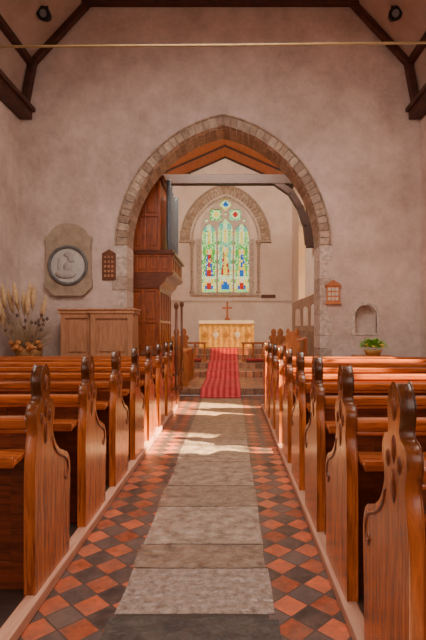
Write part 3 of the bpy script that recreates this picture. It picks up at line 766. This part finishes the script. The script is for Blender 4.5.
# choir stalls
for s in (-1, 1):
    side = 'left' if s < 0 else 'right'
    if s > 0: xo, ys = 1.02, 10.25
    else: xo, ys = 0.72, 10.15
    t = thing('choir_stall', 'carved oak choir stall on the %s of the chancel' % side, 'choir stall', (s * xo, ys, 0.15), 'choir stalls')
    for y in (0.0, 1.6):
        me = curve_mesh([[(u * s, v) for u, v in SE]], 0.03, 'Y', y, 0.006); link('bench_end', me, M['stall'], t)
        if s > 0:
            me = curve_mesh([[(u * s * .8 + 0.42, v) for u, v in SE]], 0.03, 'Y', y + .06, 0.006); link('bench_end', me, M['stall'], t)
    b = MB(); b.box(s * 0.06, s * 0.09, 0.03, 1.57, 0, 0.72)
    for k in range(5): b.box(s * 0.045, s * 0.06, 0.03 + k * 0.365, 0.11 + k * 0.365, 0, 0.72)
    b.build('desk_front', M['stall'], t)
    b = MB(); b.box(s * 0.04, s * 0.36, 0.03, 1.57, 0.72, 0.76); b.build('book_desk', M['stall'], t, 0.008)
    if s > 0:
        b = MB(); b.box(0.45, 0.80, 0.10, 1.57, 0.38, 0.43); b.build('seat', M['stall'], t, 0.01)
        # tall traceried end screen with a sloping top
        o_ = [(0.60, 0), (1.22, 0), (1.22, 2.08), (1.14, 2.06), (0.98, 1.98), (0.80, 1.92), (0.66, 1.86), (0.60, 1.82)]
        hs_ = [opening(0.60 + 0.13 + 0.18 * i, 0.058, 0.03, 1.30, 1.62 + .05 * i, 5) for i in range(3)]
        link('end_screen', curve_mesh([o_] + hs_, 0.025, 'Y', 0.75, 0.005), M['screen'], t)
        b = MB(); b.box(0.67, 0.88, 0.70, 0.73, 0.1, 1.2); b.box(0.94, 1.15, 0.70, 0.73, 0.1, 1.2); b.build('screen_panel', M['screen'], t, 0.01)

# ------------------------------------------------------------------ things on the arch wall
t = thing('memorial_tablet', 'stone wall memorial with a dark ring round a pale relief', 'memorial', (-2.86, 8.985, 2.61))
rim = [(-0.40 + 0.0, 0.40)] + [(0.42 * math.cos(PI - PI * i / 14) * (1.0 if 2 < i < 12 else 1.0), 0.40 + 0.34 * math.sin(PI * i / 14)) for i in range(15)] + [(0.40, 0.40)]
out = [(-0.44, -0.46), (-0.41, -0.50), (-0.36, -0.52), (-0.34, -0.57), (-0.26, -0.62), (0.26, -0.62), (0.34, -0.57), (0.36, -0.52), (0.41, -0.50), (0.44, -0.46), (0.44, -0.30), (0.42, -0.26), (0.42, 0.40), (0.44, 0.44), (0.43, 0.50), (0.38, 0.52)] + \
      [(0.34 * math.cos(PI * i / 14), 0.52 + 0.23 * math.sin(PI * i / 14)) for i in range(1, 14)] + \
      [(-0.38, 0.52), (-0.43, 0.50), (-0.44, 0.44), (-0.42, 0.40), (-0.42, -0.26), (-0.44, -0.30)]
link('slab', curve_mesh([out], 0.05, 'Y', -0.04, 0.010), M['tablet'], t)
b = MB(); prof_ = [(0.315, -0.085), (0.325, -0.12), (0.35, -0.13), (0.375, -0.12), (0.38, -0.085)]
rings = []
for r, h in prof_: rings.append([b.bm.verts.new((r * math.cos(2 * PI * k / 40), h, r * math.sin(2 * PI * k / 40) - .05)) for k in range(40)])
for a, c in zip(rings, rings[1:]):
    for k in range(40): b.face([a[k], a[(k + 1) % 40], c[(k + 1) % 40], c[k]])
b.build('ring', M['slate'], t, smooth=True)
dsk = MB(); dsk.lathe([(0.32, -0.088), (0.32, -0.095), (0.05, -0.10)], (0, 0, -.05), 32, 'Y'); disc = dsk.build('disc', M['relief'], t)
b = MB(); b.ell((0.06, -0.10, 0.08), (0.07, 0.03, 0.085)); b.ell((0.11, -0.10, 0.04), (0.03, 0.02, 0.03)); b.ell((0.0, -0.10, -0.08), (0.09, 0.03, 0.10)); b.ell((-0.04, -0.10, -0.21), (0.20, 0.035, 0.09)); b.ell((0.02, -0.10, 0.15), (0.10, 0.03, 0.05)); b.ell((-0.16, -0.10, -0.04), (0.035, 0.02, 0.15))
b.build('relief_figure', M['figure'], disc, smooth=True)

t = thing('hymn_board', 'small dark hymn board with number cards beside the left arch jamb', 'hymn board', (-2.11, 8.99, 2.30))
bd = MB(); bd.prism([(-0.13, 0), (0.13, 0), (0.13, 0.50), (0.0, 0.58), (-0.13, 0.50)], 'Y', -0.03, 0.0); bd.build('board', M['dark_wood'], t, 0.006)
for r in range(5):
    b = MB()
    for c in range(3): b.box(-0.090 + c * 0.068, -0.050 + c * 0.068, -0.036, -0.03, 0.055 + r * 0.088, 0.10 + r * 0.088)
    b.build('number_card', M['cab'], t)
t = thing('hymn_board', 'orange gabled wooden hymn board beside the right arch jamb', 'hymn board', (2.13, 8.975, 1.88))
b = MB(); b.prism([(-0.125, 0), (0.125, 0), (0.125, 0.30), (-0.125, 0.30)], 'Y', -0.03, 0.0); b.build('board', M['sign'], t, 0.006)
b = MB(); b.prism([(-0.16, 0.30), (0.16, 0.30), (0.13, 0.34), (0.0, 0.42), (-0.13, 0.34)], 'Y', -0.05, 0.0); b.build('pediment', M['sign'], t, 0.006)
b = MB(); b.box(-0.15, 0.15, -0.045, 0, -0.04, 0.0); b.build('sill', M['sign'], t, 0.006)
for r in range(3):
    b = MB()
    for c in range(3): b.box(-0.10 + c * 0.07, -0.045 + c * 0.07, -0.036, -0.03, 0.03 + r * 0.09, 0.09 + r * 0.09)
    b.build('number_card', M['card'], t)

# spotlights
for s, lab in ((-1, 'black ceiling spotlight at the upper left of the arch wall'), (1, 'black ceiling spotlight at the upper right of the arch wall')):
    t = thing('spotlight', lab, 'spotlight', (s * 3.05, 8.3, 7.0), 'ceiling spotlights')
    b = MB(); b.tube([(0, 0, 0), (0, -0.02, -0.12)], 0.015, 8); b.lathe([(0.05, -0.02), (0.05, 0.02)], (0, 0, 0), 12); b.build('bracket', M['black'], t)
    b = MB(); b.tube([(0, 0.10, -0.10), (0, 0.05, -0.12), (0, -0.10, -0.17)], [0.06, 0.09, 0.115], 18); b.build('housing', M['black'], t)
    b = MB(); b.tube([(0, -0.098, -0.169), (0, -0.108, -0.173)], [0.065, 0.06], 18); b.build('lens', M['lens'], t)
b = MB(); b.tube([(-3.8, 6.0, 4.93), (0, 6.0, 4.955), (3.8, 6.0, 5.0)], 0.016, 10)
tag(b.build('tie_rod', M['rod'], smooth=True), 'thin ochre rod spanning the nave high before the arch', 'tie rod')

# ------------------------------------------------------------------ dried flower arrangement
FX, FY = -3.37, 8.36
st = thing('flower_stand', 'low wooden stand under the dried grasses on the left', 'stand', (FX, FY, 0))
b = MB(); b.box(-0.3, 0.3, -0.25, 0.25, 0.76, 0.80); b.build('top', M['cab'], st, 0.006)
for sx in (-1, 1):
    for sy in (-1, 1): b = MB(); b.box(sx * .25 - .025, sx * .25 + .025, sy * .2 - .025, sy * .2 + .025, 0, 0.76); b.build('leg', M['cab'], st)
t = thing('dried_flowers', 'tall dried grasses and seed heads in a straw basket at left', 'dried flowers', (FX, FY, 0.801))
b = MB(); b.lathe([(0.15, 0), (0.21, 0.08), (0.24, 0.18), (0.22, 0.22), (0.19, 0.20)], (0, 0, 0), 20); b.build('basket', M['wicker'], t, smooth=True)
heads = []
for k in range(36):
    a = random.uniform(0, 2 * PI); r = random.uniform(.08, .40)
    heads.append((max(-.34, math.cos(a) * r + .05), math.sin(a) * r * .6 - .13, random.uniform(0.36, 0.85)))
heads[:16] = [(-0.26, -0.35, 1.02), (-0.14, -0.12, 0.99), (0.06, -0.1, 1.08), (0.14, -0.15, 1.02), (-0.30, -0.4, 0.84), (0.0, -0.18, 0.92), (-0.2, -0.2, 0.94), (0.26, -0.05, 0.84), (-0.31, -0.3, 0.70),
              (-0.32, -0.5, 1.06), (-0.28, -0.55, 0.94), (-0.08, -0.3, 1.05), (0.09, -0.25, 0.90), (-0.33, -0.6, 0.76), (-0.33, -0.75, 0.95), (-0.32, -0.7, 0.80)]
sm = MB()
for h in heads:
    sm.tube([(h[0] * .1, h[1] * .1, 0.15), (h[0] * .5, h[1] * .6, h[2] * .55), h], 0.005, 6)
for k in range(110):
    a = random.uniform(0, 2 * PI); r = random.uniform(.15, .60); z = random.uniform(.28, .80)
    x = max(-0.35, math.cos(a) * r + .04)
    sm.tube([(0, 0, 0.15), (x * .5, math.sin(a) * r * .3 - .06, z * .7), (x, math.sin(a) * r * .5 - .14, z)], [0.006, 0.005, 0.003], 5)
so = sm.build('stems', M['stem'], t); so['kind'] = 'stuff'
for i, h in enumerate(heads):
    b = MB(); d = Vector((h[0] * .25, h[1] * .15, 0.28))
    if h[0] < -.2: d.x = -.01
    p = Vector(h)
    if i < 16:
        b.tube([p - d * .4, p, p + d * .45, p + d * .85, p + d * 1.15], [0.010, 0.038, 0.048, 0.030, 0.004], 9); b.build('grass_plume', M['plume'], t, smooth=True)
    else:
        b.ell(p, (0.026, 0.026, 0.034), 9, 6); b.build('seed_head', M['seed'], t, smooth=True)
for k in range(28):
    b = MB(); a = k * 0.9; r = 0.08 + .19 * ((k * 7) % 5) / 4
    b.ell((math.cos(a) * r - .02, -0.10 + math.sin(a) * r * .8, 0.19 + 0.035 * (k % 5)), (0.05, 0.05, 0.045), 10, 7); b.build('straw_flower', M['orange'], t, smooth=True)

# plant on a small table at right
st = thing('side_table', 'small oak table under the potted plant on the right', 'table', (2.72, 8.45, 0))
b = MB(); b.box(-0.32, 0.32, -0.22, 0.22, 0.86, 0.90); b.build('table_top', M['stall'], st, 0.006)
for sx in (-1, 1):
    for sy in (-1, 1): b = MB(); b.box(sx * .27 - .025, sx * .27 + .025, sy * .17 - .025, sy * .17 + .025, 0, 0.86); b.build('leg', M['stall'], st)
t = thing('potted_plant', 'leafy green plant in a straw basket below the wall niche', 'plant', (2.72, 8.42, 0.901))
b = MB(); b.lathe([(0.11, 0), (0.15, 0.07), (0.165, 0.10), (0.14, 0.10)], (0, 0, 0), 18); b.build('basket', M['yellow'], t, smooth=True)
lf = MB()
for k in range(230):
    a = random.uniform(0, 2 * PI); el = random.uniform(-0.1, 1.3); r = random.uniform(.08, .20)
    c = Vector((math.cos(a) * math.cos(el) * r * 1.15, math.sin(a) * math.cos(el) * r * .9, 0.13 + math.sin(el) * r * 0.65))
    d = (c - Vector((0, 0, 0.06))).normalized(); sd = d.cross(Vector((0, 0, 1))).normalized(); L_ = random.uniform(.05, .09); w = L_ * .35
    up_ = sd.cross(d) * 0.012
    vs = [lf.bm.verts.new(v) for v in (c, c + d * L_ * .5 + sd * w, c + d * L_ - up_ * 2, c + d * L_ * .5 - sd * w)]
    mid = lf.bm.verts.new(c + d * L_ * .5 + up_)
    for i in range(4): lf.face([vs[i], vs[(i + 1) % 4], mid])
lf.build('foliage', M['leaf'], t)
for k in range(6):
    b = MB(); a = k * 1.1; b.ell((math.cos(a) * .15, math.sin(a) * .12 - .08, 0.16 + .03 * (k % 2)), (0.026, 0.026, 0.02), 8, 6); b.build('flower', M['petal'], t, smooth=True)

# ------------------------------------------------------------------ lights
w = bpy.data.worlds.new('World'); S.world = w; w.use_nodes = True
w.node_tree.nodes['Background'].inputs['Color'].default_value = (1.0, 0.96, 0.90, 1)
w.node_tree.nodes['Background'].inputs['Strength'].default_value = 1.5
def sun(d, e, c):
    l = bpy.data.lights.new('sun', 'SUN'); l.energy = e; l.color = c; l.angle = 0.03
    o = bpy.data.objects.new('sun', l); C.objects.link(o); o.rotation_euler = Vector(d).to_track_quat('-Z', 'Y').to_euler()
sun((-1, 0.35, -0.92), 50, (1, 0.72, 0.40))
def area(loc, d, sx, sy, p, c):  # unseen fill lamps, added to brighten the nave and chancel
    l = bpy.data.lights.new('area', 'AREA'); l.shape = 'RECTANGLE'; l.size = sx; l.size_y = sy; l.energy = p; l.color = c
    o = bpy.data.objects.new('fill_lamp', l); C.objects.link(o); o.location = loc; o.rotation_euler = Vector(d).to_track_quat('-Z', 'Y').to_euler()
area((0, -1.9, 2.4), (0, 1, -0.15), 4, 2.5, 60, (1, 0.85, 0.77))
area((0, 4.6, 5.7), (0, 0.30, -0.95), 2.8, 1.4, 185, (1, 0.86, 0.79))
area((0, 2.0, 5.4), (0, 0.1, -1), 2.2, 3, 185, (1, 0.82, 0.68))
area((0, 10.6, 5.85), (0, 0.8, -0.6), 3, 1.0, 225, (1, 0.83, 0.66))
area((0, 10.5, 5.7), (0, 0.5, 0.85), 3, 0.8, 50, (1, 0.78, 0.52))

cam = bpy.data.cameras.new('camera'); co = bpy.data.objects.new('camera', cam); C.objects.link(co)
co.location = (0.2, 0, 1.35); co.rotation_euler = (PI / 2, 0, 0)
cam.sensor_fit = 'VERTICAL'; cam.sensor_height = 36; cam.sensor_width = 24; cam.lens = 474 / 640 * 36
cam.shift_x = -18 / 640; cam.shift_y = 10 / 640; cam.clip_start = 0.05
S.camera = co
